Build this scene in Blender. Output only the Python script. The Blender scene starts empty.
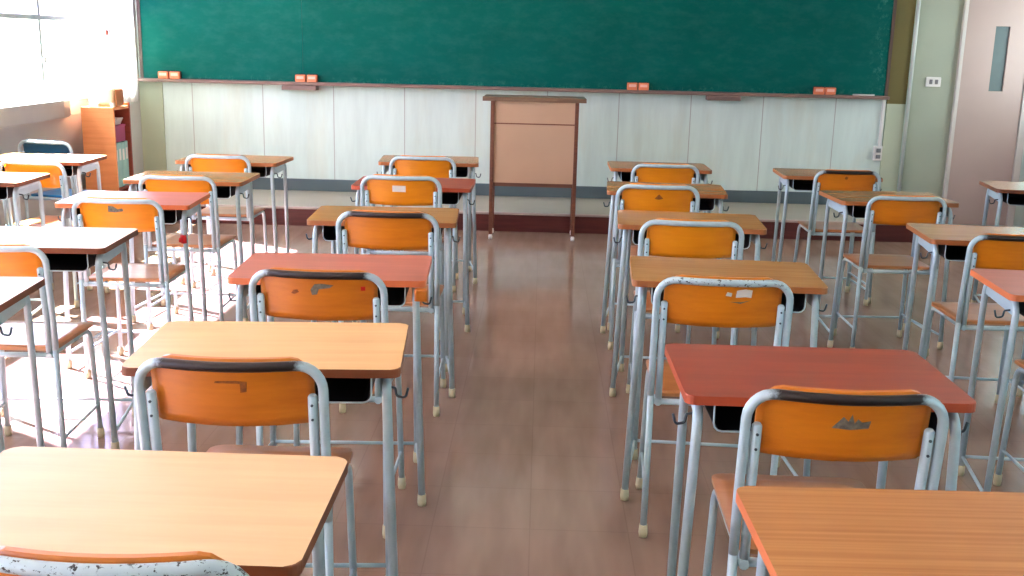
import bpy, bmesh, math, random
from mathutils import Vector, Matrix
random.seed(7)
scene = bpy.context.scene
COL = scene.collection
R = math.radians

# ------------------------------------------------------------------ materials
def srgb(r, g, b):
    f = lambda c: (c/255/12.92) if c/255 <= .04045 else ((c/255+.055)/1.055)**2.4
    return (f(r), f(g), f(b), 1)

def new_mat(name):
    m = bpy.data.materials.new(name); m.use_nodes = True
    nt = m.node_tree; b = nt.nodes['Principled BSDF']
    return m, nt, b

def N(nt, kind, **kw):
    n = nt.nodes.new(kind)
    for k, v in kw.items():
        if k in n.inputs: n.inputs[k].default_value = v
        else: setattr(n, k, v)
    return n

def coords(nt, scale=(1, 1, 1), kind='Object'):
    tc = nt.nodes.new('ShaderNodeTexCoord'); mp = nt.nodes.new('ShaderNodeMapping')
    mp.inputs['Scale'].default_value = scale
    nt.links.new(tc.outputs[kind], mp.inputs['Vector'])
    return mp.outputs['Vector']

def ramp(nt, fac, stops):
    r = nt.nodes.new('ShaderNodeValToRGB')
    el = r.color_ramp.elements
    while len(el) < len(stops): el.new(.5)
    for e, (p, c) in zip(el, stops):
        e.position = p; e.color = c
    nt.links.new(fac, r.inputs['Fac'])
    return r.outputs['Color']

def mix(nt, fac, a, b, blend='MIX'):
    m = nt.nodes.new('ShaderNodeMix'); m.data_type = 'RGBA'; m.blend_type = blend
    for sock, v in ((m.inputs['Factor'], fac), (m.inputs[6], a), (m.inputs[7], b)):
        if isinstance(v, bpy.types.NodeSocket): nt.links.new(v, sock)
        else: sock.default_value = v
    return m.outputs[2]

def noise(nt, vec, scale, detail=3, rough=.5):
    n = N(nt, 'ShaderNodeTexNoise', Scale=scale, Detail=detail, Roughness=rough)
    nt.links.new(vec, n.inputs['Vector'])
    return n.outputs['Fac']

def plain(name, col, rough=.5, metal=0, spec=None, var=.06, vscale=6):
    m, nt, b = new_mat(name)
    v = coords(nt)
    d = tuple(c*(1-var*2) for c in col[:3])+(1,)
    c = ramp(nt, noise(nt, v, vscale, 4), [(.3, d), (.7, col)])
    nt.links.new(c, b.inputs['Base Color'])
    b.inputs['Roughness'].default_value = rough; b.inputs['Metallic'].default_value = metal
    if spec is not None: b.inputs['Specular IOR Level'].default_value = spec
    return m

def wood(name, c1, c2, rough=.35, stretch=14, scale=3, stripes=False, scuff=.0, coat=0, rings=0):
    """long grain along X"""
    m, nt, b = new_mat(name)
    v = coords(nt, (1, stretch, stretch))
    f = noise(nt, v, scale, 6, .6)
    c = ramp(nt, f, [(.33, c1), (.67, c2)])
    if stripes:
        v2 = coords(nt, (.35, 60, 60))
        f2 = noise(nt, v2, 2.0, 2, .4)
        c = mix(nt, .6, c, ramp(nt, f2, [(.38, c1), (.62, c2)]))
    v3 = coords(nt)
    blot = noise(nt, v3, 4.5, 3)
    c = mix(nt, .22, c, ramp(nt, blot, [(.35, tuple(x*.72 for x in c1[:3])+(1,)), (.7, c2)]))
    if scuff:
        sc = noise(nt, coords(nt, (18, 50, 30)), 1.3, 5, .7)
        mask = ramp(nt, sc, [(.66, (0, 0, 0, 1)), (.74, (scuff,)*3+(1,))])
        c = mix(nt, mask, c, (.09, .04, .02, 1))
    nt.links.new(c, b.inputs['Base Color'])
    b.inputs['Roughness'].default_value = rough
    b.inputs['Coat Weight'].default_value = coat; b.inputs['Coat Roughness'].default_value = .2
    bp = N(nt, 'ShaderNodeBump', Strength=.06, Distance=.002)
    nt.links.new(f, bp.inputs['Height']); nt.links.new(bp.outputs[0], b.inputs['Normal'])
    return m

M = {}
# desk tops (laminate)
M['beech'] = wood('beech laminate', srgb(218, 166, 98), srgb(234, 186, 118), rough=.33, scale=2.2)
M['beech_lit'] = wood('window-lit beech laminate', srgb(220, 180, 126), srgb(232, 194, 140), rough=.36, scale=2.2)  # same beech made lighter: the window's brightness is put into the colour
M['oak'] = wood('oak laminate', srgb(178, 122, 56), srgb(198, 142, 74), rough=.17, scale=2.6)
M['tan'] = wood('worn tan laminate', srgb(170, 122, 66), srgb(192, 144, 86), rough=.17, scale=2.2)
M['red'] = wood('red brown laminate', srgb(140, 46, 14), srgb(160, 62, 26), rough=.34, scale=2.0)
M['red_pale'] = wood('faded red laminate', srgb(176, 82, 56), srgb(194, 98, 72), rough=.32, scale=2.0)
M['stripe'] = wood('striped wood laminate', srgb(172, 106, 44), srgb(200, 142, 80), rough=.40, stripes=True)
M['edge_dark'] = plain('brown edge banding', srgb(120, 66, 32), .5)
M['edge_orange'] = plain('orange edge banding', srgb(214, 120, 70), .4)
M['edge_red'] = plain('red edge banding', srgb(176, 78, 44), .4)
M['edge_tan'] = plain('tan edge banding', srgb(168, 104, 52), .45)
# chair plywood
def ply(name, a, b_): return wood(name, a, b_, rough=.36, stretch=10, scale=3.0, scuff=.35, coat=.15)
M['ply_orange'] = ply('orange varnished plywood', srgb(224, 128, 4), srgb(240, 150, 16))
M['ply_amber'] = ply('amber varnished plywood', srgb(204, 110, 6), srgb(226, 134, 18))
M['ply_brown'] = ply('brown varnished plywood', srgb(192, 104, 14), srgb(216, 128, 28))
M['ply_seat'] = wood('seat plywood', srgb(176, 110, 58), srgb(198, 132, 78), rough=.28, stretch=10, scale=3.0, coat=.4)
M['blue_dark'] = plain('dark teal blue plastic', srgb(8, 72, 100), .4)
M['blue_plastic'] = plain('blue plastic', srgb(10, 112, 158), .3)
# painted steel
STEEL = srgb(180, 206, 210)
def steel(name, chips=0.0, rub=False):
    m, nt, b = new_mat(name)
    v = coords(nt)
    c = ramp(nt, noise(nt, v, 22, 4), [(.3, tuple(x*.86 for x in STEEL[:3])+(1,)), (.65, STEEL)])
    rough = .32
    if chips:
        f = noise(nt, coords(nt, (1, 1, 1.4)), 75, 5, .75)
        sx = nt.nodes.new('ShaderNodeSeparateXYZ'); nt.links.new(v, sx.inputs[0])
        mr = N(nt, 'ShaderNodeMapRange'); mr.inputs['From Min'].default_value = .78; mr.inputs['From Max'].default_value = .80
        nt.links.new(sx.outputs['Z'], mr.inputs['Value'])
        mask = ramp(nt, f, [(.60-chips*.1, (0, 0, 0, 1)), (.63-chips*.1, (1, 1, 1, 1))])
        mu = N(nt, 'ShaderNodeMath', operation='MULTIPLY')
        nt.links.new(mask, mu.inputs[0]); nt.links.new(mr.outputs[0], mu.inputs[1])
        c = mix(nt, mu.outputs[0], c, (.02, .025, .025, 1))
    if rub:   # paint rubbed off along the middle of the top rail
        sx = nt.nodes.new('ShaderNodeSeparateXYZ'); nt.links.new(v, sx.inputs[0])
        ab = N(nt, 'ShaderNodeMath', operation='ABSOLUTE'); nt.links.new(sx.outputs['X'], ab.inputs[0])
        ad = N(nt, 'ShaderNodeMath', operation='MULTIPLY_ADD')
        nt.links.new(noise(nt, v, 60, 4, .7), ad.inputs[0]); ad.inputs[1].default_value = .06
        nt.links.new(ab.outputs[0], ad.inputs[2])
        mr = N(nt, 'ShaderNodeMapRange'); mr.inputs['From Min'].default_value = .185; mr.inputs['From Max'].default_value = .16
        nt.links.new(ad.outputs[0], mr.inputs['Value'])
        mz = N(nt, 'ShaderNodeMapRange'); mz.inputs['From Min'].default_value = .785; mz.inputs['From Max'].default_value = .795
        nt.links.new(sx.outputs['Z'], mz.inputs['Value'])
        mu = N(nt, 'ShaderNodeMath', operation='MULTIPLY')
        nt.links.new(mr.outputs[0], mu.inputs[0]); nt.links.new(mz.outputs[0], mu.inputs[1])
        c = mix(nt, mu.outputs[0], c, (.014, .011, .010, 1))
    nt.links.new(c, b.inputs['Base Color'])
    b.inputs['Roughness'].default_value = rough
    b.inputs['Metallic'].default_value = .1
    return m
M['steel'] = steel('pale blue grey painted steel')
M['steel_chip'] = steel('chipped painted steel', chips=.35)
M['steel_rub'] = steel('rubbed painted steel', rub=True)
M['panel'] = plain('pale blue sheet steel', srgb(190, 218, 224), .3, .1)
M['tray'] = plain('black steel tray', (.006, .006, .007, 1), .6, 0, .25)
M['foot'] = plain('cream rubber foot', srgb(196, 188, 150), .6)
M['hook'] = plain('dark steel hook', srgb(70, 84, 88), .3, .6)
M['white_label'] = plain('white paper label', srgb(226, 220, 206), .6)
M['grey_peel'] = plain('peeled grey label', srgb(128, 122, 104), .7, var=.3, vscale=120)
M['dark_peel'] = plain('dark label residue', srgb(164, 92, 24), .7, var=.3, vscale=120)
M['red_tag'] = plain('red tape', srgb(206, 20, 24), .4)
# room
def floor_mat():
    m, nt, b = new_mat('brown vinyl tile floor')
    v = coords(nt)
    br = N(nt, 'ShaderNodeTexBrick', offset=0.0, squash=1.0)
    br.inputs['Scale'].default_value = 1.0; br.inputs['Brick Width'].default_value = .30; br.inputs['Row Height'].default_value = .30
    br.inputs['Mortar Size'].default_value = .003; br.inputs['Mortar Smooth'].default_value = .9
    br.inputs['Color1'].default_value = srgb(150, 126, 106); br.inputs['Color2'].default_value = srgb(142, 118, 98)
    br.inputs['Mortar'].default_value = srgb(124, 102, 84)
    nt.links.new(v, br.inputs['Vector'])
    streak = noise(nt, coords(nt, (9, 1.4, 1)), 1.6, 2, .5)
    c = mix(nt, .40, br.outputs['Color'], ramp(nt, streak, [(.3, srgb(128, 102, 82)), (.7, srgb(164, 136, 118))]))
    dirt = noise(nt, v, 1.6, 2, .5)
    c = mix(nt, .22, c, ramp(nt, dirt, [(.35, srgb(116, 90, 68)), (.65, srgb(162, 136, 118))]))
    # waxed vinyl: diffuse under a clear glossy layer whose shine is limited by wear
    d = nt.nodes.new('ShaderNodeBsdfDiffuse'); g = nt.nodes.new('ShaderNodeBsdfGlossy'); g.inputs['Roughness'].default_value = .13
    fr = nt.nodes.new('ShaderNodeFresnel'); fr.inputs['IOR'].default_value = 1.6
    mn = N(nt, 'ShaderNodeMath', operation='MINIMUM'); mn.inputs[1].default_value = .33
    ms = nt.nodes.new('ShaderNodeMixShader')
    nt.links.new(c, d.inputs['Color']); nt.links.new(fr.outputs[0], mn.inputs[0]); nt.links.new(mn.outputs[0], ms.inputs[0])
    nt.links.new(d.outputs[0], ms.inputs[1]); nt.links.new(g.outputs[0], ms.inputs[2])
    nt.links.new(ms.outputs[0], nt.nodes['Material Output'].inputs['Surface'])
    nt.nodes.remove(b)
    return m
M['floor'] = floor_mat()
def wall_panel_mat():
    m, nt, b = new_mat('pale green painted wall panels')
    v = coords(nt)
    st = noise(nt, coords(nt, (5, 1, .7)), 1.8, 5, .6)
    c = ramp(nt, st, [(.3, srgb(196, 216, 206)), (.65, srgb(210, 230, 220))])
    # vertical seams every 0.612 m
    sx = nt.nodes.new('ShaderNodeSeparateXYZ'); nt.links.new(v, sx.inputs[0])
    a = N(nt, 'ShaderNodeMath', operation='ADD'); a.inputs[1].default_value = 3.019+6.12
    nt.links.new(sx.outputs['X'], a.inputs[0])
    md = N(nt, 'ShaderNodeMath', operation='MODULO'); md.inputs[1].default_value = .612
    nt.links.new(a.outputs[0], md.inputs[0])
    lt = N(nt, 'ShaderNodeMath', operation='LESS_THAN'); lt.inputs[1].default_value = .007
    nt.links.new(md.outputs[0], lt.inputs[0])
    c = mix(nt, lt.outputs[0], c, srgb(164, 170, 160))
    # old yellowish stains
    s2 = noise(nt, coords(nt, (2.5, 1, .5)), 1.1, 5, .65)
    c = mix(nt, ramp(nt, s2, [(.52, (0, 0, 0, 1)), (.75, (.35, .35, .35, 1))]), c, srgb(196, 188, 150))
    nt.links.new(c, b.inputs['Base Color']); b.inputs['Roughness'].default_value = .45
    return m
M['wallfront'] = wall_panel_mat()
M['wall'] = plain('off white wall', srgb(206, 206, 198), .7, vscale=2)
M['wall_low'] = plain('grey mauve wall', srgb(176, 176, 168), .7, vscale=2)
M['ceiling'] = plain('white ceiling', srgb(225, 225, 220), .8)
M['olive'] = plain('olive green wall strip', srgb(104, 96, 44), .6, vscale=2)
M['greengrey'] = plain('grey green wall panel', srgb(158, 168, 146), .6, vscale=2)
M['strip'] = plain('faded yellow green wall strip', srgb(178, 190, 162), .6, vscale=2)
M['pipe'] = plain('pale grey green pipe', srgb(190, 200, 190), .4)
M['jamb'] = plain('cream door jamb', srgb(200, 196, 184), .45)
M['door'] = plain('pinkish beige door', srgb(178, 158, 146), .5, vscale=1.5)
M['slit'] = plain('grey green slit glass', srgb(88, 104, 100), .3)
M['base'] = plain('blue grey baseboard', srgb(84, 102, 104), .5, vscale=3)
M['platform'] = plain('grey tan platform top', srgb(168, 164, 146), .4, vscale=3)
M['riser'] = wood('dark red brown riser', srgb(72, 24, 18), srgb(100, 42, 32), rough=.4)
M['nosing'] = plain('pale nosing strip', srgb(186, 170, 158), .35)
M['sill'] = plain('grey window sill', srgb(150, 150, 144), .35)
M['winframe'] = plain('aluminium window frame', srgb(168, 184, 190), .35, .3)
M['white'] = plain('white plastic', srgb(222, 222, 214), .4)
M['grey'] = plain('grey plastic', srgb(120, 120, 118), .4)
def board_mat():
    m, nt, b = new_mat('green chalkboard')
    v = coords(nt)
    c = ramp(nt, noise(nt, coords(nt, (1, 1, 2)), 1.4, 5, .6), [(.3, srgb(0, 84, 74)), (.7, srgb(0, 92, 82))])
    dust = noise(nt, coords(nt, (1.5, 1, 3)), 4, 6, .7)
    c = mix(nt, ramp(nt, dust, [(.45, (0, 0, 0, 1)), (.9, (.10, .10, .10, 1))]), c, srgb(120, 160, 150))
    # chalky smears at the far right end and along the bottom edge
    sx = nt.nodes.new('ShaderNodeSeparateXYZ'); nt.links.new(v, sx.inputs[0])
    mr = N(nt, 'ShaderNodeMapRange'); mr.inputs['From Min'].default_value = 2.70; mr.inputs['From Max'].default_value = 2.80
    nt.links.new(sx.outputs['X'], mr.inputs['Value'])
    mz = N(nt, 'ShaderNodeMapRange'); mz.inputs['From Min'].default_value = 1.14; mz.inputs['From Max'].default_value = 1.09
    nt.links.new(sx.outputs['Z'], mz.inputs['Value'])
    mx = N(nt, 'ShaderNodeMath', operation='MAXIMUM')
    nt.links.new(mr.outputs[0], mx.inputs[0]); nt.links.new(mz.outputs[0], mx.inputs[1])
    sm = ramp(nt, noise(nt, coords(nt, (5, 1, 4)), 4.5, 6, .75), [(.52, (0, 0, 0, 1)), (.8, (.4, .4, .4, 1))])
    mu = N(nt, 'ShaderNodeMath', operation='MULTIPLY'); nt.links.new(sm, mu.inputs[0]); nt.links.new(mx.outputs[0], mu.inputs[1])
    c = mix(nt, mu.outputs[0], c, srgb(120, 180, 160))
    nt.links.new(c, b.inputs['Base Color']); b.inputs['Roughness'].default_value = .6
    b.inputs['Specular IOR Level'].default_value = .08
    return m
M['board'] = board_mat()
M['boardframe'] = plain('dark brown board frame', srgb(84, 66, 54), .5)
M['ledge'] = plain('grey brown chalk ledge', srgb(128, 104, 92), .5, vscale=14)
M['felt'] = plain('dark eraser felt', srgb(64, 34, 30), .9)
M['eraser'] = plain('salmon red eraser', srgb(226, 128, 84), .5)
M['eraser_band'] = plain('pale eraser band', srgb(238, 186, 164), .5)
M['lect_panel'] = plain('tan lectern panel', srgb(194, 162, 130), .5, vscale=2)
M['lect_wood'] = wood('dark lectern wood', srgb(96, 54, 34), srgb(124, 76, 50), rough=.4)
M['lect_top'] = wood('greyed lectern top', srgb(108, 84, 62), srgb(134, 106, 80), rough=.35)
M['cab'] = wood('orange plywood cabinet', srgb(216, 138, 78), srgb(232, 156, 96), rough=.45)
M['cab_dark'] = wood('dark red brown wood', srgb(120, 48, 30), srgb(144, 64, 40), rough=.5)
M['magenta'] = plain('magenta cardboard', srgb(150, 30, 88), .5)
M['teal'] = plain('pale teal cardboard', srgb(140, 190, 184), .5)
M['cream'] = plain('cream plastic', srgb(226, 214, 170), .45)
M['outside'] = plain('pale outside wall', srgb(230, 230, 226), .8)
M['cyan'] = plain('cyan glass', srgb(90, 175, 200), .2)
M['ground'] = plain('pale schoolyard ground', srgb(190, 180, 160), .9)

def glass(name, tint, mixf=.92, diffuse=None):
    m = bpy.data.materials.new(name); m.use_nodes = True; nt = m.node_tree
    for n in list(nt.nodes): nt.nodes.remove(n)
    out = nt.nodes.new('ShaderNodeOutputMaterial')
    t = nt.nodes.new('ShaderNodeBsdfTransparent'); t.inputs[0].default_value = tint
    g = nt.nodes.new('ShaderNodeBsdfGlossy'); g.inputs['Roughness'].default_value = .03
    mx = nt.nodes.new('ShaderNodeMixShader'); mx.inputs[0].default_value = mixf
    nt.links.new(g.outputs[0], mx.inputs[1]); nt.links.new(t.outputs[0], mx.inputs[2])
    last = mx.outputs[0]
    if diffuse:
        d = nt.nodes.new('ShaderNodeBsdfTranslucent'); d.inputs[0].default_value = tint
        m2 = nt.nodes.new('ShaderNodeMixShader'); m2.inputs[0].default_value = diffuse
        nt.links.new(last, m2.inputs[1]); nt.links.new(d.outputs[0], m2.inputs[2]); last = m2.outputs[0]
    nt.links.new(last, out.inputs['Surface'])
    return m
M['glass'] = glass('clear window glass', (.97, .99, 1, 1), .95)
M['glass_lav'] = glass('lavender tinted glass', (.80, .74, .93, 1), .95)
def cloth(name, col):
    m = bpy.data.materials.new(name); m.use_nodes = True; nt = m.node_tree
    for n in list(nt.nodes): nt.nodes.remove(n)
    out = nt.nodes.new('ShaderNodeOutputMaterial'); d = nt.nodes.new('ShaderNodeBsdfDiffuse'); t = nt.nodes.new('ShaderNodeBsdfTranslucent')
    d.inputs[0].default_value = col; t.inputs[0].default_value = col
    mx = nt.nodes.new('ShaderNodeMixShader'); mx.inputs[0].default_value = .5
    nt.links.new(d.outputs[0], mx.inputs[1]); nt.links.new(t.outputs[0], mx.inputs[2]); nt.links.new(mx.outputs[0], out.inputs['Surface'])
    return m
M['curtain'] = cloth('white curtain cloth', (.86, .86, .84, 1))
M['glass_frost'] = glass('frosted corridor glass', (.62, .78, .84, 1), .95, .5)

# ------------------------------------------------------------------ mesh builder
class MB:
    def __init__(s): s.bm = bmesh.new()
    def box(s, x0, x1, y0, y1, z0, z1, bevel=0, mi=0):
        vs = [s.bm.verts.new((x, y, z)) for z in (z0, z1) for y in (y0, y1) for x in (x0, x1)]
        fs = []
        for f in ((0, 2, 3, 1), (4, 5, 7, 6), (0, 1, 5, 4), (2, 6, 7, 3), (0, 4, 6, 2), (1, 3, 7, 5)):
            fc = s.bm.faces.new([vs[i] for i in f]); fc.material_index = mi; fs.append(fc)
        if bevel:
            es = list({e for f in fs for e in f.edges})
            r = bmesh.ops.bevel(s.bm, geom=es, offset=bevel, segments=2, affect='EDGES', profile=.5)
            for f in r['faces']: f.material_index = mi
        return s
    def prism(s, pts, z0, z1, mi_top=0, mi_side=0, bevel=0):
        """outline pts (x,y) extruded in z"""
        lo = [s.bm.verts.new((x, y, z0)) for x, y in pts]; hi = [s.bm.verts.new((x, y, z1)) for x, y in pts]
        n = len(pts)
        ft = s.bm.faces.new(hi); ft.material_index = mi_top
        fb = s.bm.faces.new(lo[::-1]); fb.material_index = mi_side
        for i in range(n):
            f = s.bm.faces.new((lo[i], lo[(i+1) % n], hi[(i+1) % n], hi[i])); f.material_index = mi_side
        if bevel:
            es = [e for e in ft.edges]
            r = bmesh.ops.bevel(s.bm, geom=es, offset=bevel, segments=2, affect='EDGES', profile=.5)
            for f in r['faces']: f.material_index = mi_side
        return s
    def tube(s, pts, rad, seg=10, cap=True, mi=0):
        P = [Vector(p) for p in pts]
        n = len(P)
        T = []
        for i in range(n):
            a = P[max(i-1, 0)]; b = P[min(i+1, n-1)]
            T.append((b-a).normalized())
        ref = Vector((0, 0, 1)) if abs(T[0].z) < .9 else Vector((1, 0, 0))
        u = T[0].cross(ref).normalized(); rings = []
        for i in range(n):
            u = (u - T[i]*u.dot(T[i])).normalized(); w = T[i].cross(u)
            r = rad[i] if isinstance(rad, (list, tuple)) else rad
            rings.append([s.bm.verts.new(P[i]+(u*math.cos(2*math.pi*k/seg)+w*math.sin(2*math.pi*k/seg))*r) for k in range(seg)])
        for i in range(n-1):
            for k in range(seg):
                f = s.bm.faces.new((rings[i][k], rings[i][(k+1) % seg], rings[i+1][(k+1) % seg], rings[i+1][k])); f.smooth = True; f.material_index = mi
        if cap:
            for rg in (rings[0][::-1], rings[-1]):
                f = s.bm.faces.new(rg); f.material_index = mi
        return s
    def grid_plate(s, nx, nz, fn, thick, mi=0, axis=(0, 1, 0)):
        """curved plate: fn(u,v)->(x,y,z) front surface; thickness along axis; u,v in 0..1"""
        ax = Vector(axis)*thick
        A = [[s.bm.verts.new(fn(i/nx, j/nz)) for i in range(nx+1)] for j in range(nz+1)]
        B = [[s.bm.verts.new(A[j][i].co+ax) for i in range(nx+1)] for j in range(nz+1)]
        for j in range(nz):
            for i in range(nx):
                f = s.bm.faces.new((A[j][i], A[j][i+1], A[j+1][i+1], A[j+1][i])); f.smooth = True
                f = s.bm.faces.new((B[j][i], B[j+1][i], B[j+1][i+1], B[j][i+1])); f.smooth = True
        for i in range(nx):
            s.bm.faces.new((A[0][i], B[0][i], B[0][i+1], A[0][i+1])); s.bm.faces.new((A[nz][i], A[nz][i+1], B[nz][i+1], B[nz][i]))
        for j in range(nz):
            s.bm.faces.new((A[j][0], A[j+1][0], B[j+1][0], B[j][0])); s.bm.faces.new((A[j][nx], B[j][nx], B[j+1][nx], A[j+1][nx]))
        return s
    def build(s, name, mats, parent=None):
        me = bpy.data.meshes.new(name)
        bmesh.ops.recalc_face_normals(s.bm, faces=s.bm.faces)
        s.bm.to_mesh(me); s.bm.free()
        for m in (mats if isinstance(mats, (list, tuple)) else [mats]): me.materials.append(m)
        o = bpy.data.objects.new(name, me); COL.objects.link(o)
        if parent: o.parent = parent
        return o

def fillet(pts, rads, seg=6):
    P = [Vector(p) for p in pts]; out = [P[0]]
    for i in range(1, len(P)-1):
        r = rads[i-1] if isinstance(rads, (list, tuple)) else rads
        a = (P[i-1]-P[i]); b = (P[i+1]-P[i]); la, lb = a.length, b.length; a.normalize(); b.normalize()
        ang = a.angle(b)
        if r <= 0 or ang > math.pi-.02: out.append(P[i]); continue
        d = min(r/math.tan(ang/2), la*.49, lb*.49); rr = d*math.tan(ang/2)
        c = P[i]+(a+b).normalized()*(rr/math.sin(ang/2))
        s = P[i]+a*d; e = P[i]+b*d; vs, ve = s-c, e-c; th = vs.angle(ve)
        for k in range(seg+1):
            t = k/seg
            out.append(c+(vs*math.sin((1-t)*th)+ve*math.sin(t*th))/math.sin(th))
    out.append(P[-1]); return out

def rrect(hx, hy, r, seg=5, cx=0, cy=0):
    pts = []
    for sx, sy, a0 in ((1, 1, 0), (-1, 1, 90), (-1, -1, 180), (1, -1, 270)):
        for k in range(seg+1):
            a = R(a0+90*k/seg)
            pts.append((cx+sx*(hx-r)+r*math.cos(a), cy+sy*(hy-r)+r*math.sin(a)))
    return pts

def thing(name, label, cat, loc=(0, 0, 0), rz=0, group=None):
    o = bpy.data.objects.new(name, None); COL.objects.link(o); o.empty_display_size = .1
    o.location = loc; o.rotation_euler = (0, 0, rz)
    o['label'] = label; o['category'] = cat
    if group: o['group'] = group
    return o
def tag(o, label, cat, group=None):
    o['label'] = label; o['category'] = cat
    if group: o['group'] = group
    return o
def struct(o, label=None):
    o['kind'] = 'structure'
    if label: o['label'] = label
    return o
KIDS = {}
def kids(o):
    if o not in KIDS: KIDS[o] = [c for c in bpy.data.objects if c.parent == o]
    return KIDS[o]
def dup(root, name, loc, rz, label, cat, group=None):
    r = root.copy(); r.name = name; COL.objects.link(r); r.location = loc; r.rotation_euler = (0, 0, rz)
    r['label'] = label; r['category'] = cat
    if group: r['group'] = group
    for ch in kids(root):
        c = ch.copy(); COL.objects.link(c); c.parent = r
        for g in kids(ch):
            d = g.copy(); COL.objects.link(d); d.parent = c
    return r

# ------------------------------------------------------------------ desk
HZ = .74
def make_desk(top, edge, label, loc, rz, group):
    t = thing('school_desk', label, 'desk', loc, rz, group)
    MB().prism(rrect(.30, .20, .022), HZ-.020, HZ, 0, 1, bevel=.0025).build('desktop', [top, edge], t)
    for sx in (-1, 1):
        for sy in (-1, 1):
            # the two near legs splay outwards, the far legs stand a little further in
            xt, xf, xm = (.268, .290, .257) if sy < 0 else (.246, .252, .257)
            path = fillet([(sx*xm, 0, .7085), (sx*xt, sy*.172, .7085), (sx*xf, sy*.180, .025)], [.05], 7)
            lg = MB().tube(path, .0110).build('leg', M['steel'], t)
            MB().tube([(sx*(xf-.0003), sy*.1797, .038), (sx*xf, sy*.1799, .012), (sx*xf, sy*.18, 0)], [.0138, .0148, .013]).build('foot_cap', M['foot'], lg)
        # pale sheet panel between the two legs, just under the top
        q = [(sx*.2675, -.155), (sx*.2475, .155), (sx*.2505, .155), (sx*.2705, -.155)]
        MB().prism(q, .664, .704).build('side_panel', M['panel'], t)
        MB().tube([(sx*.288, -.178, .070), (sx*.251, .178, .070)], .0060, 8).build('side_rail', M['steel'], t)
        hk = fillet([(sx*.266, -.12, .675), (sx*.285, -.12, .672), (sx*.288, -.12, .652), (sx*.308, -.12, .648), (sx*.314, -.12, .672)], [.005, .008, .008], 4)
        MB().tube(hk, .0032, 6).build('bag_hook', M['hook'], t)
    MB().tube([(-.251, .178, .070), (.251, .178, .070)], .0062, 8).build('crossbar', M['steel'], t)
    # book tray: open towards the pupil, rounded lower corners
    w, zb, zt, r = .236, .655, .7195, .018
    prof = [(-w, zt)]+[(-w+r-r*math.cos(R(a)), zb+r-r*math.sin(R(a))) for a in (0, 30, 60, 90)]+[(w-r+r*math.sin(R(a)), zb+r-r*math.cos(R(a))) for a in (0, 30, 60, 90)]+[(w, zt)]
    tr = MB(); bm = tr.bm; y0, y1, th = -.175, .150, .002
    ins = [(px*(1-th/w), pz+th*(1 if pz < zt-.02 else 0)) for px, pz in prof]
    ringO = [[bm.verts.new((px, y, pz)) for px, pz in prof] for y in (y0, y1)]
    ringI = [[bm.verts.new((px, y, pz)) for px, pz in ins] for y in (y0, y1-th)]
    n = len(prof)
    for i in range(n-1):
        bm.faces.new((ringO[0][i], ringO[0][i+1], ringO[1][i+1], ringO[1][i]))
        bm.faces.new((ringI[0][i], ringI[1][i], ringI[1][i+1], ringI[0][i+1]))
        bm.faces.new((ringO[0][i], ringI[0][i], ringI[0][i+1], ringO[0][i+1]))
    bm.faces.new(ringO[1]); bm.faces.new(ringI[1][::-1])
    tray = tr.build('book_tray', M['tray'], t)
    MB().tube([(px, y0-.001, pz) for px, pz in prof], .0022, 6).build('tray_rim', M['steel'], tray)
    return t

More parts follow.
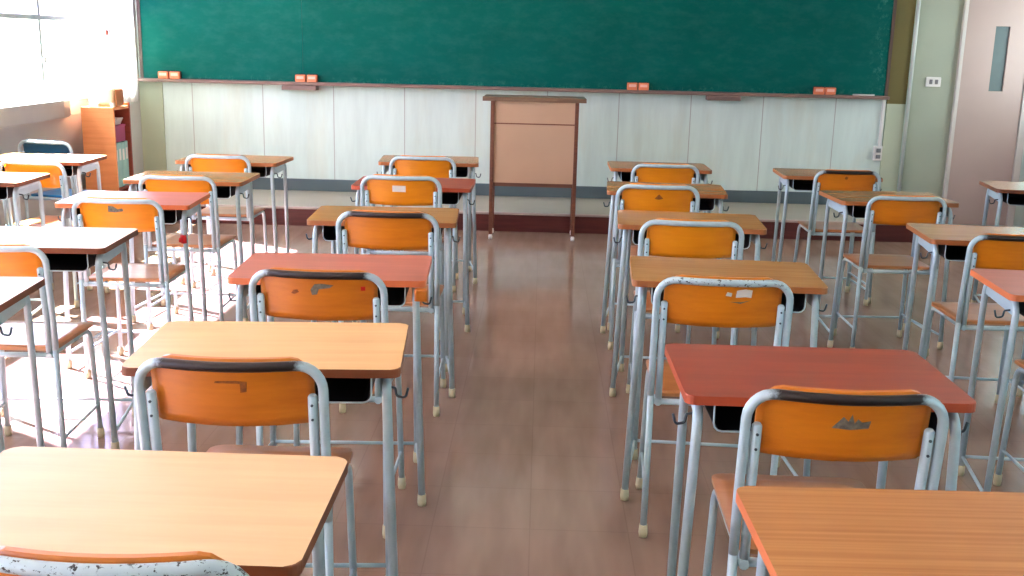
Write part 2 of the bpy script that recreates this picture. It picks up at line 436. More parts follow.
DESKS = {}
G = 'steel-legged school desks standing in rows'
def desk(key, kind, x, y, deg, label):
    if kind in DESKS:
        r = dup(DESKS[kind], 'school_desk', (x, y, 0), R(deg), label, 'desk', G)
    else:
        top, edge = kind
        r = make_desk(M[top], M[edge], label, (x, y, 0), R(deg), G); DESKS[kind] = r
    return r
BPA = ('beech_lit', 'edge_dark'); OAK = ('oak', 'edge_tan'); TAN = ('tan', 'edge_tan'); RED = ('red', 'edge_red'); PRED = ('red_pale', 'edge_orange'); BEE = ('beech', 'edge_dark')
STR = ('stripe', 'edge_orange'); TDK = ('tan', 'edge_dark')
desk_rows = [
 ('A6', BPA, -.617, 1.527, 0.0, 'pale beech desk nearest the camera, at the bottom left of the photo'),
 ('A5', BEE, -0.617, 2.412, 4.3, 'pale beech desk directly in front of the nearest pale beech desk, left of the aisle'),
 ('A4', PRED, -0.647, 3.311, 3.0, 'faded red desk left of the aisle with an orange pouch under its right corner'),
 ('A3', OAK, -0.639, 4.378, 2.6, 'tan desk left of the aisle, just ahead of the faded red desk with the pouch'),
 ('A2', RED, -.640, 5.425, 0.1, 'dark red desk left of the lectern, second from the front in its column'),
 ('A1', TAN, -0.680, 6.520, 3.5, 'small tan desk left of the lectern, foremost of its column'),
 ('B6', STR, .642, 1.465, 1.2, 'orange desk with striped wood grain at the bottom right corner of the photo'),
 ('B5', RED, 0.622, 2.320, 0.4, 'dark red desk just right of the aisle, ahead of the striped desk'),
 ('B4', OAK, 0.607, 3.405, -3.4, 'tan desk right of the aisle, directly ahead of the nearest dark red desk'),
 ('B3', OAK, 0.635, 4.456, -3.6, 'tan desk right of the aisle, third from the front of its column'),
 ('B2', OAK, 0.648, 5.465, -3.4, 'tan desk right of the lectern, second from the front of its column'),
 ('B1', TAN, .720, 6.495, -0.3, 'tan desk right of the lectern, foremost of its column'),
 ('C1', TAN, 1.695, 6.330, -2.3, 'tan desk standing alone before the front wall, below the wall outlet'),
 ('C2', TAN, 1.745, 5.350, 3.0, 'tan desk before the pinkish door, second of the column right of the aisle columns'),
 ('C3', TAN, 1.849, 4.301, -4.3, 'tan desk near the right edge with a white reflection on its right side'),
 ('C4', PRED, 1.751, 3.350, -3.8, 'red desk with an orange edge cut by the right edge of the photo'),
 ('D1', TDK, 2.795, 5.929, -8.0, 'far desk at the right edge below the pinkish door'),
 ('L1', OAK, -1.817, 6.291, -2.5, 'tan desk foremost in the second column from the windows'),
 ('L2', OAK, -1.790, 5.425, 1.1, 'tan desk second from the front in the second column from the windows'),
 ('L3', PRED, -1.797, 4.640, 3.8, 'faded red desk with red tape on its leg, half washed out by window light'),
 ('L4', BEE, -1.782, 3.666, 3.8, 'sunlit desk with a large black tray in view, at the left'),
 ('L5', BEE, -1.736, 2.812, 5.5, 'sunlit desk cut by the left edge, nearest in the window-side columns'),
 ('M1', BEE, -2.881, 6.081, 1.8, 'sunlit desk beside the windows, in front of the blue chair'),
 ('M2', BEE, -2.812, 5.186, 2.6, 'sunlit desk beside the windows, cut by the left edge of the photo'),
]
desks = {k: desk(k, kind, x, y, d, lab) for k, kind, x, y, d, lab in desk_rows}

for k, f in (('C1', .94), ('C2', .96), ('L3', .95), ('A5', 1.02), ('B5', 1.015)): desks[k].scale = (f, 1, 1)   # the desks are not all quite one width

# ------------------------------------------------------------------ chair
def make_chair(plate, frame, label, loc, rz, group, seatmat=None, cat='chair'):
    t = thing('school_chair', label, cat, loc, rz, group)
    W = .1875
    bow = lambda x: -.026*(1-min(1, abs(x)/.16)**2)
    # rear legs run straight into the back loop
    for sx in (-1, 1):
        lg = MB().tube([(sx*W, .028, .02), (sx*W, .024, .25), (sx*W, .022, .455)], .0100).build('leg', M['steel'], t)
        MB().tube([(sx*W, .028, .04), (sx*W, .028, .012), (sx*W, .028, 0)], [.0128, .0140, .0122]).build('foot_cap', M['foot'], lg)
        path = fillet([(sx*.166, .20, .434), (sx*.166, .372, .434), (sx*.176, .388, .02)], [.05], 6)
        lg = MB().tube(path, .0098).build('leg', M['steel'], t)
        MB().tube([(sx*.1755, .3875, .04), (sx*.176, .388, .012), (sx*.176, .388, 0)], [.0126, .0138, .012]).build('foot_cap', M['foot'], lg)
        MB().tube([(sx*.1845, .026, .13), (sx*.174, .386, .13)], .0055, 8).build('stretcher', M['steel'], t)
        po = MB().tube([(sx*.165, .022, .445), (sx*.165, .020, .56), (sx*.165, .001, .738), (sx*.165, .0005, .7425)], [.0102, .0102, .0102, .007], 10)
        post = po.build('back_post', M['steel'], t)
        for z, y in ((.722, .0025), (.690, .0062)):
            MB().tube([(sx*.165, y-.0115, z), (sx*.165, y-.0075, z)], .0032, 6).build('bolt', M['hook'], post)
    side = [(W, .022, .455), (W, .016, .60), (W, -.008, .810)]
    top = [(W, -.008, .810)]
    pts = [(-W, .022, .455), (-W, .018, .57), (-W, -.008, .8085), (0, -.008, .8085), (W, -.008, .8085), (W, .018, .57), (W, .022, .455)]
    path = fillet(pts[:3]+[(0, -.008, .8085)], [.2, .055], 7)[:-1]
    n = 13; xs = [-.125+.25*i/n for i in range(n+1)]
    mid = [Vector((x, -.008, .8085)) for x in xs]
    path2 = [Vector((-p.x, p.y, p.z)) for p in path][::-1]
    full = path+mid+path2
    full = [Vector((p.x, p.y+(bow(p.x) if p.z > .74 else 0)*min(1, max(0, (p.z-.74)/.06)), p.z)) for p in full]
    MB().tube(full, .0104, 12).build('back_frame', frame, t)
    # curved plywood plate in front of the loop
    def fn(u, v):
        x = -.166+.332*u; zt = .822; zb = .675-.003*math.sin(math.pi*u)
        ax = abs(x)
        if ax > .118: zt -= .036*((ax-.118)/.046)**2.2
        if ax > .15: zb += .008*((ax-.15)/.014)**2
        z = zb+(zt-zb)*v
        lean = .022-.030*max(0, (z-.57)/.24)
        return (x, lean+bow(x)*.95+.0118, z)
    MB().grid_plate(22, 8, fn, .010).build('backrest', plate, t)
    s = MB()
    for sx in (-1, 1): s.tube([(sx*.166, .012, .434), (sx*.166, .205, .434)], .0104)
    s.tube([(-W, .030, .432), (W, .030, .432)], .0095, 8)
    s.tube([(-.166, .33, .430), (.166, .33, .430)], .0085, 8)
    s.build('seat_frame', M['steel'], t)
    # plywood seat with a slight dip and rounded corners
    s = MB(); out = rrect(.178, .182, .035, 5, 0, .222)
    bm = s.bm
    def zz(x, y, b): return b-.006*(1-(x/.18)**2)*(1-((y-.222)/.19)**2)-(.006*max(0, (y-.36)/.05))
    rings = []
    for k in (1.0, .75, .5, .25):
        rings.append([(x*k, .222+(y-.222)*k) for x, y in out])
    for base, flip in ((.4545, 1), (.4445, 0)):
        vr = [[bm.verts.new((x, y, zz(x, y, base))) for x, y in rg] for rg in rings]
        m_ = len(out)
        for a in range(len(vr)-1):
            for i in range(m_):
                f = bm.faces.new((vr[a][i], vr[a][(i+1) % m_], vr[a+1][(i+1) % m_], vr[a+1][i])); f.smooth = True
        bm.faces.new(vr[-1]).smooth = True
        if flip: hi = vr[0]
        else: lo = vr[0]
    for i in range(len(out)):
        bm.faces.new((hi[i], hi[(i+1) % len(out)], lo[(i+1) % len(out)], lo[i]))
    s.build('seat', seatmat or M['ply_seat'], t)
    return t

CH = {}
GC = 'tube-framed plywood school chairs at the desks'
def chair(kind, x, y, deg, label):
    loc = (x, y, 0)
    if kind in CH: return dup(CH[kind], 'school_chair', loc, R(deg), label, 'chair', GC)
    p, f = kind
    CH[kind] = make_chair(M[p], M[f], label, loc, R(deg), GC); return CH[kind]
chair_rows = [
 ('A6', 'ply_brown', 'steel_chip', -.534, 1.203, 1.0, 'plywood chair with chipped blue paint, its top cut by the bottom left edge'),
 ('A5', 'ply_brown', 'steel_rub', -.615, 2.040, 1.0, 'plywood chair with rubbed dark top rail between the two pale beech desks'),
 ('A4', 'ply_brown', 'steel_rub', -.615, 2.891, -1.5, 'plywood chair with a grey peeled mark at the faded red desk'),
 ('A3', 'ply_amber', 'steel_rub', -.572, 3.955, -1.0, 'plywood chair at the tan desk ahead of the faded red desk, left of the aisle'),
 ('A2', 'ply_orange', 'steel', -.666, 5.061, 0.0, 'orange chair with a white label left of the lectern'),
 ('A1', 'ply_orange', 'steel', -0.677, 6.100, 0.0, 'orange chair at the foremost desk left of the lectern'),
 ('B5', 'ply_amber', 'steel_rub', 0.600, 1.955, -1.0, 'chair with a torn grey sticker at the nearest dark red desk'),
 ('B4', 'ply_amber', 'steel_chip', .530, 2.945, -1.5, 'orange chair with chipped rail and a torn white label, right of the aisle'),
 ('B3', 'ply_orange', 'steel', .576, 3.951, -1.0, 'orange unmarked chair third from the front, right of the aisle'),
 ('B2', 'ply_orange', 'steel', 0.556, 4.974, -1.0, 'orange chair with a dark spot on its back, second right of the lectern'),
 ('B1', 'ply_orange', 'steel', 0.710, 6.030, 0.0, 'orange chair at the foremost desk right of the lectern'),
 ('C1', 'ply_amber', 'steel_rub', 1.742, 6.050, 0.0, 'chair at the lone tan desk before the front wall below the outlet'),
 ('C2', 'ply_amber', 'steel', 1.735, 5.020, 1.0, 'chair at the desk before the pinkish door'),
 ('C3', 'ply_amber', 'steel_rub', 1.810, 3.985, 0.0, 'chair with a dark spot on its back, cut by the right edge'),
 ('C4', 'ply_amber', 'steel', 1.785, 3.080, 0.0, 'chair under the red desk cut by the right edge'),
 ('L1', 'ply_orange', 'steel', -1.840, 6.010, 0.0, 'orange chair foremost in the second column from the windows'),
 ('L2', 'ply_orange', 'steel', -1.750, 5.060, 0.0, 'orange chair behind the faded red desk with red tape, seat over sunlit floor'),
 ('L3', 'ply_orange', 'steel', -1.738, 4.290, 1.0, 'orange chair with a dark scribble on its back in the sunlight'),
 ('L4', 'ply_orange', 'steel', -1.745, 3.260, 2.0, 'orange chair with a sunlit seat cut by the left edge'),
 ('M1', 'ply_orange', 'steel', -2.670, 5.500, -6.0, 'orange chair at the sunlit desk beside the windows'),
]
chairs = {}
for k, p, f, x, y, d, lab in chair_rows:
    chairs[k] = chair((p, f), x, y, d, lab)
for k in ('C1', 'C2', 'C3', 'L1', 'L2', 'L3', 'L4', 'M1'): chairs[k].scale = (.965,)*3   # a size smaller
for k in ('A1', 'B1'): chairs[k].scale = (.98,)*3
for k in ('A5', 'B5'): chairs[k].scale = (1, 1.12, 1)
bc = make_chair(M['blue_dark'], M['steel'], 'chair with dark blue back and bright blue seat between the window desks and the cabinet', (-3.09, 6.56, 0), R(-10), None, M['blue_plastic'])
bc.name = 'school_chair'; bc.scale = (.965,)*3

# marks on chair backs: thin stickers and peeled labels that follow the plate
def mark(ch, name, x, z, pts, mat, label=None):
    s = MB()
    bow = -.026*(1-min(1, abs(x)/.16)**2)
    def yy(px, pz):
        b = -.026*(1-min(1, abs(px)/.16)**2)
        return .022-.030*max(0, (pz-.57)/.24)+b*.95+.0118
    P = [(x+a, z+b) for a, b in pts]
    fr = [s.bm.verts.new((a, yy(a, b)-.0012, b)) for a, b in P]
    bk = [s.bm.verts.new((a, yy(a, b)+.002, b)) for a, b in P]
    s.bm.faces.new(fr); s.bm.faces.new(bk[::-1])
    for i in range(len(P)):
        j = (i+1) % len(P); s.bm.faces.new((fr[i], bk[i], bk[j], fr[j]))
    o = s.build(name, M[mat], chairs[ch])
    if label: o['label'] = label
def rect(w, h): return [(-w, -h), (w, -h), (w, h), (-w, h)]
mark('A2', 'label', -.008, .755, rect(.032, .015), 'white_label', 'white paper label')
mark('B4', 'label', .055, .775, [(-.022, -.012), (.006, -.010), (.022, -.012), (.024, .010), (.004, .013), (-.020, .009)], 'white_label', 'torn white label')
mark('B4', 'label_scrap', .012, .772, [(-.008, -.004), (.008, -.006), (.010, .004), (-.004, .007)], 'white_label')
mark('B4', 'label_residue', .048, .752, [(-.030, -.002), (.0, -.007), (.028, .003), (.0, -.002)], 'grey_peel')
mark('A4', 'label', .006, .770, [(-.020, -.022), (-.006, -.020), (.0, -.004), (.030, .0), (.042, .008), (.010, .012), (-.012, .010), (-.024, -.006)], 'grey_peel', 'grey peeled label')
mark('A4', 'sticker', .128, .768, rect(.006, .006), 'red_tag', 'small red sticker')
mark('A4', 'stain', -.062, .755, [(-.012, -.004), (-.002, -.007), (.010, .0), (.006, .007), (-.006, .005)], 'dark_peel')
mark('B5', 'label', .010, .758, [(-.036, -.014), (.0, -.017), (.034, -.013), (.037, .002), (.020, -.001), (.012, .006), (.006, -.004), (.0, .016), (-.006, .0), (-.016, .010), (-.028, -.004)], 'grey_peel', 'torn grey sticker')
mark('B2', 'stain', .005, .760, [(-.020, -.008), (.0, -.012), (.020, -.006), (.010, .004), (.0, .014), (-.010, .004)], 'dark_peel')
mark('L3', 'label', -.004, .775, [(-.032, -.014), (.0, -.016), (.034, -.010), (.030, .002), (.010, -.002), (-.008, .010), (-.030, .012)], 'grey_peel', 'torn grey sticker')
mark('C1', 'stain', -.010, .775, [(-.010, -.006), (.004, -.010), (.010, .002), (.0, .010), (-.008, .004)], 'dark_peel')
mark('C3', 'stain', .060, .770, [(-.022, -.008), (.0, -.014), (.022, -.006), (.014, .010), (-.010, .012)], 'dark_peel')
mark('A5', 'stain', .0, .762, [(.022, -.014), (.034, -.012), (.036, .010), (.012, .012), (-.028, .010), (-.030, .006), (.022, .006)], 'dark_peel')
mark('A6', 'stain', .05, .72, [(-.02, -.010), (.02, -.008), (.010, .010)], 'dark_peel')

# red tape on a desk leg, pouch on another desk's hook
L3 = desks['L3']
tp = MB().tube([(.2645, -.1775, .608), (.266, -.1777, .572)], .0150, 10)
tp.box(.248, .262, -.200, -.180, .578, .598, bevel=.004)
o = tp.build('red_tape', M['red_tag'], L3); o['label'] = 'red tape wound round the leg'
A4 = desks['A4']
po = MB()
po.prism(rrect(.020, .013, .008, 4), .634, .672, bevel=.007)
o = po.build('cloth_pouch', M['ply_brown'])
tag(o, 'small orange pouch hanging under the right corner of the faded red desk', 'pouch')
v = Vector((.272, -.20, 0)); v.rotate(Matrix.Rotation(R(1.5), 3, 'Z'))
o.location = (A4.location.x+v.x+.020, A4.location.y+v.y, .0475)

# ------------------------------------------------------------------ room shell
XL, XR, YB, YF, ZC = -3.47, 4.30, -1.9, 9.20, 3.0
struct(MB().box(XL-.2, XR+.2, YB-.2, YF+.2, -.12, 0).build('floor', M['floor']))
struct(MB().box(XL-.2, XR+.2, YB-.2, YF+.2, ZC, ZC+.12).build('ceiling', M['ceiling']))
struct(MB().box(XL-.2, XR+.2, YF, YF+.15, 0, ZC).build('wall_front', M['wallfront']))
struct(MB().box(XL-.2, XR+.2, YB-.15, YB, 0, ZC).build('wall_back', M['wall']))
SB, ST = 1.0, 2.60      # window sill and head
bays = [(-1.5, 1.0), (1.45, 4.25), (4.60, 9.06)]
w = MB()
w.box(XL-.2, XL, YB, YF, 0, .86)
w.box(XL-.2, XL, YB, YF, ST, ZC)
ys = [YB]+[v for b in bays for v in b]+[YF]
for i in range(0, len(ys), 2): w.box(XL-.2, XL, ys[i], ys[i+1], .86, ST)
for a, b in bays: w.box(XL-.2, XL, a, b, .86, SB-.03)
struct(w.build('wall_left', M['wall']))
struct(MB().box(XL, XL+.012, YB, 7.96, 0, .86).build('trim_3', M['wall_low']), 'grey mauve panelling below the windows')
# sill ledge projecting into the room, rounded at its far end
s = MB(); s.prism([(XL, YB), (XL+.13, YB), (XL+.13, 7.42), (XL+.11, 7.56), (XL+.05, 7.70), (XL, 7.75)], .865, .985, bevel=.01)
struct(s.build('trim_4', M['sill']), 'grey ledge below the windows')
zt = 1.547
for wi, (a, b) in enumerate(bays):
    rt = bpy.data.objects.new('window_%d' % (wi+1), None); COL.objects.link(rt); rt.location = (XL-.08, a, 0); struct(rt)
    L = b-a
    f = MB()
    f.box(-.03, .03, 0, L, SB-.03, SB+.015); f.box(-.03, .03, 0, L, ST-.04, ST)
    f.box(-.03, .03, 0, .04, SB, ST); f.box(-.03, .03, L-.04, L, SB, ST)
    f.build('window_frame', M['winframe'], rt)
    MB().box(-.028, .028, .04, L-.04, zt-.016, zt+.016).build('transom', M['winframe'], rt)
    nm = round(L/.96); step = .98
    edges = [L-.04]
    y = 7.54-a if wi == 2 else L-.04-(L-.08)/nm
    while y > .3:
        edges.append(y); y -= (.98 if wi == 2 else (L-.08)/nm)
    edges.append(.04)
    if wi == 2:
        edges[0] = 8.55-a; edges.insert(0, L-.04); edges.sort(reverse=True)
    for k in range(len(edges)-1):
        y1, y0 = edges[k], edges[k+1]
        if k < len(edges)-2:
            MB().box(-.024, .024, y0-.018, y0+.018, SB, ST-.03).build('mullion', M['winframe'], rt)
            lt = MB().box(.024, .05, y0-.012, y0+.012, 1.235, 1.275, bevel=.004); lt.box(.03, .062, y0-.004, y0+.02, 1.25, 1.262)
            lt.build('window_latch', M['grey'], rt)
        MB().box(-.002, .002, y0, y1, SB+.01, zt-.01).build('pane', M['glass'], rt)
        MB().box(-.002, .002, y0, y1, zt+.01, ST-.03).build('pane', M['glass_lav'], rt)['label'] = 'lavender tinted upper pane'
# gathered white curtain in the corner past the last sash
s = MB(); bm = s.bm; cols = 64
A = []
for k in range(cols+1):
    y = 8.27+.70*k/cols; x = XL+.065+.022*math.sin(k*.98)+.008*math.sin(k*.37)
    A.append([bm.verts.new((x+.004*math.sin(k*1.7+j), y, .90+(2.72-.90)*j/10)) for j in range(11)])
for k in range(cols):
    for j in range(10):
        f = bm.faces.new((A[k][j], A[k+1][j], A[k+1][j+1], A[k][j+1])); f.smooth = True
cu = s.build('curtain', M['curtain']); tag(cu, 'white translucent curtain gathered in the corner beside the windows', 'curtain')
md = cu.modifiers.new('thickness', 'SOLIDIFY'); md.thickness = .002
rl = MB().tube([(XL+.075, 4.9, 2.735), (XL+.075, 9.02, 2.735)], .012, 8)
for yy in (5.2, 7.0, 8.9): rl.box(XL, XL+.08, yy-.01, yy+.01, 2.728, 2.742)
tag(rl.build('curtain_rail', M['winframe']), 'metal curtain rail above the classroom windows', 'curtain rail')
hk = MB().box(XL+.106, XL+.118, 8.27, 8.31, 1.435, 1.475, bevel=.004); hk.tube([(XL+.03, 8.29, 1.455), (XL+.13, 8.29, 1.45), (XL+.135, 8.29, 1.475)], .005, 6)
tag(hk.build('wall_hook', M['cab_dark']), 'small brown curtain hook at the edge of the white curtain', 'hook')
# right wall with corridor windows
rb = [(-1.0, 2.0), (7.9, 9.1)]
w = MB(); w.box(XR, XR+.15, YB, YF, 0, 1.0); w.box(XR, XR+.15, YB, YF, 2.1, ZC)
ys = [YB]+[v for b in rb for v in b]+[YF]
for i in range(0, len(ys), 2): w.box(XR, XR+.15, ys[i], ys[i+1], 1.0, 2.1)
struct(w.build('wall_right', M['wall']))
for wi, (a, b) in enumerate(rb):
    rt = bpy.data.objects.new('window_%d' % (wi+4), None); COL.objects.link(rt); rt.location = (XR+.06, a, 0); struct(rt)
    L = b-a; f = MB()
    f.box(-.03, .03, 0, L, 1.0, 1.04); f.box(-.03, .03, 0, L, 2.06, 2.1); f.box(-.03, .03, 0, .04, 1, 2.1); f.box(-.03, .03, L-.04, L, 1, 2.1)
    f.build('window_frame', M['winframe'], rt)
    n = 4
    for k in range(n):
        y0, y1 = .04+(L-.08)*k/n, .04+(L-.08)*(k+1)/n
        if k: MB().box(-.02, .02, y0-.018, y0+.018, 1.03, 2.07).build('mullion', M['winframe'], rt)
        MB().box(-.002, .002, y0, y1, 1.03, 2.07).build('pane', M['glass_frost'] if wi == 0 else M['glass'], rt)

# platform along the front wall
pl = MB(); PX = 3.12; PY = 8.25
pl.box(XL, PX, PY+.02, YF, 0, .146)
p = struct(pl.build('teaching_platform', M['platform']), 'low grey tan teaching platform along the front wall')
MB().box(XL, PX, PY, PY+.02, 0, .132).build('riser', M['riser'], p)
MB().box(XL, PX, PY-.006, PY+.035, .132, .150, bevel=.004).build('nosing', M['nosing'], p)
struct(MB().box(XL+.01, 3.10, YF-.014, YF, .146, .25, bevel=.004).build('baseboard_front', M['base']))
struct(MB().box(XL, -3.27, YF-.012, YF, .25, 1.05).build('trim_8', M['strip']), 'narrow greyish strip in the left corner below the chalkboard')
# right end of the front wall: olive strip, pipe, grey green panel, door
struct(MB().box(2.915, 3.072, YF-.02, YF, 1.02, ZC).build('trim_5', M['olive']), 'olive green strip of wall beside the chalkboard')
struct(MB().box(2.915, 3.072, YF-.018, YF, .2, 1.02).build('trim_9', M['strip']), 'faded yellow green lower part of the wall strip')
struct(MB().tube([(3.09, YF-.032, .15), (3.09, YF-.032, ZC)], .015, 12).build('trim_6', M['pipe']), 'pale vertical pipe')
struct(MB().box(3.112, 3.465, YF-.016, YF, 0, ZC).build('trim_7', M['greengrey']), 'grey green wall panel with the switch')
jb = MB(); jb.box(3.465, 3.497, YF-.05, YF, 0, 2.15, bevel=.004); jb.box(4.03, 4.09, YF-.05, YF, 0, 2.15, bevel=.004); jb.box(3.435, 4.09, YF-.05, YF, 2.09, 2.15, bevel=.004)
dr = bpy.data.objects.new('door_1', None); COL.objects.link(dr); dr.location = (3.76, YF-.02, 0); struct(dr)
j = jb.build('door_jamb', M['jamb'], dr); j.location = (-3.76, -(YF-.02), 0)
lf = MB()
for args in ((3.50, 3.742, .01, 2.085), (3.860, 4.026, .01, 2.085), (3.742, 3.860, .01, 1.145), (3.742, 3.860, 1.675, 2.085)):
    lf.box(args[0]-3.76, args[1]-3.76, -.018, .018, args[2], args[3])
lf.build('door_leaf', M['door'], dr)
MB().box(-.018, .100, -.002, .004, 1.145, 1.675).build('slit_pane', M['slit'], dr)['label'] = 'narrow grey green slit window'

# switch, conduit, outlet
sw = thing('light_switch', 'white light switch plate on the grey green panel beside the door', 'switch', (3.282, YF-.016, 1.21))
MB().box(-.062, .062, -.010, 0, -.04, .04, bevel=.004).build('switch_plate', M['white'], sw)
for dx in (-.022, .024):
    MB().box(dx-.013, dx+.013, -.016, -.010, -.018, .020, bevel=.003).build('rocker', M['grey'], sw)
o = MB().box(2.878, 2.905, YF-.022, YF, .66, 1.057, bevel=.004).build('cable_conduit', M['white'])
tag(o, 'white cable conduit running down from the lower right corner of the chalkboard', 'conduit')
ou = thing('wall_outlet', 'grey and white electrical outlet box below the cable conduit', 'outlet', (2.878, YF, .60))
MB().box(-.036, .036, -.030, 0, -.062, .062, bevel=.005).build('outlet_box', M['white'], ou)
for dz in (-.026, .026): MB().box(-.016, .022, -.036, -.030, dz-.017, dz+.017, bevel=.003).build('socket', M['grey'], ou)

# ------------------------------------------------------------------ chalkboard
cb = thing('chalkboard', 'long green chalkboard with brown frame on the front wall', 'chalkboard', (0, YF, 0))
BX0, BX1, BZ0, BZ1 = -3.44, 2.905, 1.085, 2.33
o = MB().box(BX0+.02, -2.043, -.045, -.005, BZ0, BZ1-.01).build('board_panel', M['board'], cb)
MB().box(-2.040, BX1-.02, -.045, -.005, BZ0, BZ1-.01).build('board_panel', M['board'], cb)
f = MB(); f.box(BX0, BX0+.026, -.052, 0, BZ0-.02, BZ1); f.box(BX1-.026, BX1, -.052, 0, BZ0-.02, BZ1)
f.box(BX0, BX1, -.052, 0, BZ1-.025, BZ1)
f.build('board_frame', M['boardframe'], cb)
MB().box(BX0, BX1, -.115, -.004, BZ0-.028, BZ0, bevel=.005).build('chalk_ledge', M['ledge'], cb)
for x0, x1 in ((-2.21, -1.915), (1.386, 1.665)):
    MB().box(x0, x1, -.125, -.01, BZ0-.068, BZ0-.030, bevel=.004).build('chalk_drawer', M['ledge'], cb)
GE = 'chalkboard erasers on the ledge'
def eraser(x, label):
    t = thing('chalkboard_eraser', label, 'eraser', (x, YF-.082, BZ0), R(random.uniform(-3, 3)), GE)
    MB().box(-.043, .043, -.024, .012, 0, .060, bevel=.006).build('eraser_body', M['eraser'], t)
    MB().box(-.045, .045, .012, .027, 0, .064, bevel=.004).build('eraser_felt', M['felt'], t)
    MB().box(-.030, .030, -.0265, -.022, .026, .048).build('eraser_strap', M['eraser_band'], t)
places = [((-3.226, -3.128), 'at the left end of the chalk ledge'), ((-2.055, -1.955), 'above the left chalk drawer'), ((.755, .850), 'to the right of the lectern'), ((2.318, 2.412), 'near the right end of the chalk ledge')]
for (xa, xb), txt in places:
    eraser(xa, 'salmon eraser, left of the pair '+txt)
    eraser(xb, 'salmon eraser, right of the pair '+txt)
ck = MB().tube([(2.60, YF-.095, BZ0+.006), (2.78, YF-.095, BZ0+.006)], .006, 8)
tag(ck.build('chalk_stick', M['white']), 'long white chalk stick lying near the right end of the chalk ledge', 'chalk')

# ------------------------------------------------------------------ lectern
lc = thing('lectern', 'tall tan lectern with dark legs in the middle before the chalkboard', 'lectern', (-.052, 7.92, 0))
MB().prism([(-.385, -.03), (.378, -.03), (.372, .31), (-.379, .31)], 1.030, 1.062, bevel=.004).build('lectern_top', M['lect_top'], lc)
MB().box(-.300, .300, .01, .27, 1.004, 1.031).build('apron', M['lect_wood'], lc)
for sx in (-1, 1):
    for y0 in (-.012, .262):
        x = sx*.311
        lg = MB().box(x-.014, x+.014, y0-.013, y0+.013, .035, 1.031, bevel=.003).build('leg', M['lect_wood'], lc)
        MB().tube([(x, y0, .036), (x, y0, .018), (x, y0, 0)], [.012, .016, .014]).build('glide', M['white'], lg)
    MB().box(sx*.311-.009, sx*.311+.009, 0, .25, .415, 1.004).build('side_panel', M['lect_panel'], lc)
    MB().box(sx*.311-.010, sx*.311+.010, 0, .25, .39, .425).build('side_rail', M['lect_wood'], lc)
MB().box(-.297, .297, -.006, .004, .872, 1.029).build('front_panel', M['lect_panel'], lc)
MB().box(-.297, .297, -.006, .004, .428, .862).build('front_panel', M['lect_panel'], lc)
MB().box(-.297, .297, .000, .010, .40, 1.0).build('backing_panel', M['lect_wood'], lc)

# ------------------------------------------------------------------ cabinet in the corner
cx0, cx1, cy0, cy1, cz = -3.355, -3.115, 7.72, 8.04, .925
cab = thing('bookcase', 'orange plywood bookcase in the corner beside the windows', 'bookcase', ((cx0+cx1)/2, (cy0+cy1)/2, 0))
hx, hy = (cx1-cx0)/2, (cy1-cy0)/2
MB().box(-hx, hx, -hy, -hy+.02, 0, cz, bevel=.002).build('side_panel', M['cab'], cab)
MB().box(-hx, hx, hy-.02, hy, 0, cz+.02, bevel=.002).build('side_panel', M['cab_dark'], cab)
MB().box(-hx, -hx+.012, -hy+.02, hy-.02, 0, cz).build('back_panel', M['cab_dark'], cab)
MB().box(-hx, hx-.004, -hy+.02, hy-.02, cz-.022, cz-.002).build('top_panel', M['cab'], cab)
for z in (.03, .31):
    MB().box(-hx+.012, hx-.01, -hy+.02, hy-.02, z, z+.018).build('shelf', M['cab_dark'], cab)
bx, by = (cx0+cx1)/2, (cy0+cy1)/2
GB = 'pale teal files in the corner bookcase'
for i in range(4):
    y = cy0+.03+i*.064; h = (.33, .335, .328, .333)[i]
    fb = thing('file_box', ['nearest', 'second', 'third', 'farthest'][i]+' of the four pale teal file boxes standing in the corner bookcase', 'file box', (bx+.03, y+.033, .328), 0, GB)
    MB().box(-.10, .07, -.031, .031, 0, h, bevel=.004).build('box_body', M['teal'], fb)
    MB().box(.070, .072, -.014, .014, h*.6, h*.85).build('spine_label', M['white'], fb)
mg = thing('cardboard_box', 'magenta cardboard box lying on the pale teal files in the bookcase', 'box', (bx+.03, cy0+.15, .664))
MB().box(-.10, .07, -.09, .10, 0, .115, bevel=.004).build('box_body', M['magenta'], mg)
MB().box(-.104, .074, -.094, .104, .112, .124, bevel=.003).build('box_lid', M['magenta'], mg)
pp = MB()
for k in range(5):
    a = random.uniform(-.15, .15); pp.box(-.09+.01*k, .05+.005*k, -.06+.004*k, .07, .001+k*.010, .009+k*.010, bevel=.002)
o = pp.build('paper_bundle', M['white']); o.location = (bx+.03, cy0+.155, .789)
tag(o, 'crumpled bundle of white paper on top of the magenta box', 'paper')
# things on top of the bookcase
sb = thing('storage_basket', 'cream plastic basket with a brown end on top of the corner bookcase', 'basket', (bx-.005, by, cz))
pts = rrect(.100, .085, .03, 5)
s = MB(); bm = s.bm
rings = []
for z, k in ((0, .86), (.03, .93), (.11, 1.0), (.125, 1.03), (.13, 1.0), (.12, .95), (.02, .86)):
    rings.append([bm.verts.new((x*k, y*k, z)) for x, y in pts])
for a in range(len(rings)-1):
    for i in range(len(pts)):
        f = bm.faces.new((rings[a][i], rings[a][(i+1) % len(pts)], rings[a+1][(i+1) % len(pts)], rings[a+1][i])); f.smooth = True
bm.faces.new(rings[0][::-1]); bm.faces.new(rings[-1])
s.build('basket_body', M['cream'], sb)
MB().box(.104, .118, -.07, .07, 0, .125, bevel=.008).build('end_plate', M['edge_tan'], sb)['label'] = 'brown end plate'
o = MB().box(-.035, .035, -.02, .02, 0, .028, bevel=.004).build('chalk_box', M['white']); o.location = (bx-.03, cy0+.035, cz)
tag(o, 'small white carton in front of the cream basket', 'carton')
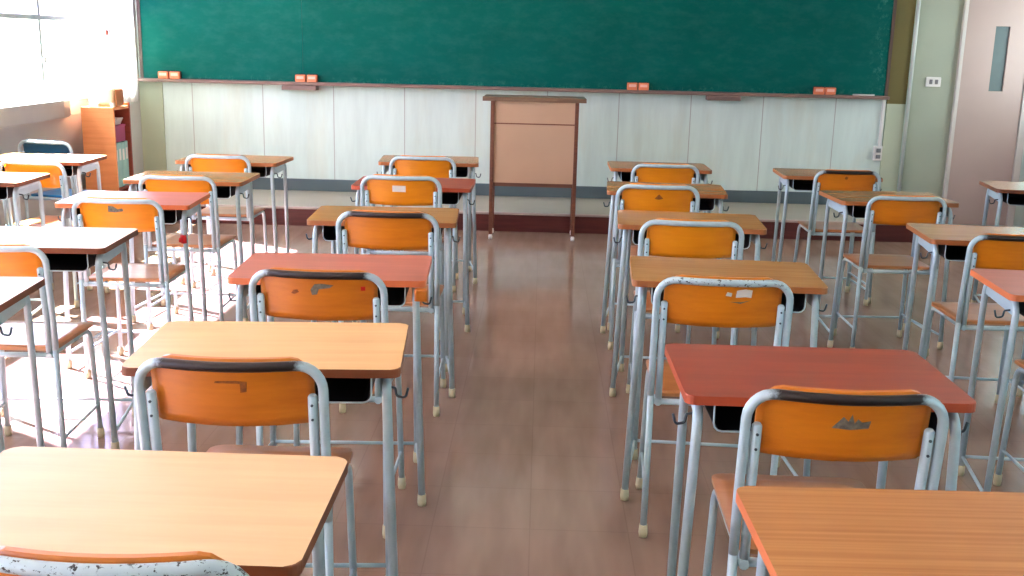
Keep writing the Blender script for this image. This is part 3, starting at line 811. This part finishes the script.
o = MB().box(-.012, .012, -.015, .015, 0, .03, bevel=.004).build('chalk_box', M['white']); o.location = (bx+.10, cy0+.04, cz)
tag(o, 'tiny white carton at the front right corner of the bookcase top', 'carton')

# ------------------------------------------------------------------ outside the windows
struct(MB().box(-160, XL-.6, -60, 200, -6.2, -6.1).build('ground_outside', M['ground']), 'pale schoolyard ground')
bl = thing('building', 'pale building far outside the left window', 'building', (-50.8, 100, -6.1))
MB().box(-32, 20, 0, 10, 0, 14).build('wall', M['outside'], bl)
for i in range(-7, 2):
    for z in (1.9, 4.4):
        MB().box(i*2.4-.42, i*2.4+.42, -.05, .1, z-.42, z+.42, bevel=.12).build('window', M['cyan'], bl)

# ------------------------------------------------------------------ light
wd = bpy.data.worlds.new('World'); scene.world = wd; wd.use_nodes = True
bg = wd.node_tree.nodes['Background']; bg.inputs[0].default_value = (.86, .95, 1, 1); bg.inputs[1].default_value = 4.2
# daylight portals in the window openings: they give no light of their own, they only steer the sampling of the sky
for x, (a, b), z0, z1, sgn in [(XL-.14, w_, SB, ST, 1) for w_ in bays]+[(XR+.12, w_, 1.03, 2.07, -1) for w_ in rb]:
    al = bpy.data.lights.new('window_daylight', 'AREA'); al.shape = 'RECTANGLE'; al.size = b-a; al.size_y = z1-z0
    al.cycles.is_portal = True
    ao = bpy.data.objects.new('window_daylight', al); COL.objects.link(ao); ao.location = (x, (a+b)/2, (z0+z1)/2)
    ao.rotation_euler = (R(90), 0, R(-90) if sgn > 0 else R(90))
sl = bpy.data.lights.new('sun', 'SUN'); sl.energy = 55; sl.angle = R(.6); sl.color = (1, .97, .92)
so = bpy.data.objects.new('sun', sl); COL.objects.link(so); so.location = (-8, 8, 8)
so.rotation_euler = Vector((1, -.60, -1.31)).to_track_quat('-Z', 'Y').to_euler()

# ------------------------------------------------------------------ camera
cd = bpy.data.cameras.new('camera'); co = bpy.data.objects.new('camera', cd); COL.objects.link(co); scene.camera = co
cd.sensor_width = 36; cd.lens = 1060.65/1024*36; cd.clip_start = .02; cd.clip_end = 400
pit, yaw, rol = R(13.016), R(-1.371), R(1.344)
fw = Vector((math.sin(yaw)*math.cos(pit), math.cos(yaw)*math.cos(pit), -math.sin(pit)))
r = Vector((math.cos(yaw), -math.sin(yaw), 0)); u = r.cross(fw)
r2 = r*math.cos(rol)+u*math.sin(rol); u2 = -r*math.sin(rol)+u*math.cos(rol)
mt = Matrix((r2, u2, -fw)).transposed().to_4x4(); mt.translation = Vector((0, 0, 1.450))
co.matrix_world = mt

# ------------------------------------------------------------------ render look
vs = scene.view_settings
vs.view_transform = 'Standard'; vs.look = 'None'; vs.gamma = 1; vs.use_curve_mapping = False; vs.exposure = 1.55
cy = scene.cycles
cy.use_denoising = True; cy.use_adaptive_sampling = False; cy.max_bounces = 10; cy.diffuse_bounces = 5; cy.glossy_bounces = 4; cy.transparent_max_bounces = 16
cy.sample_clamp_indirect = 6; cy.caustics_reflective = False; cy.caustics_refractive = False
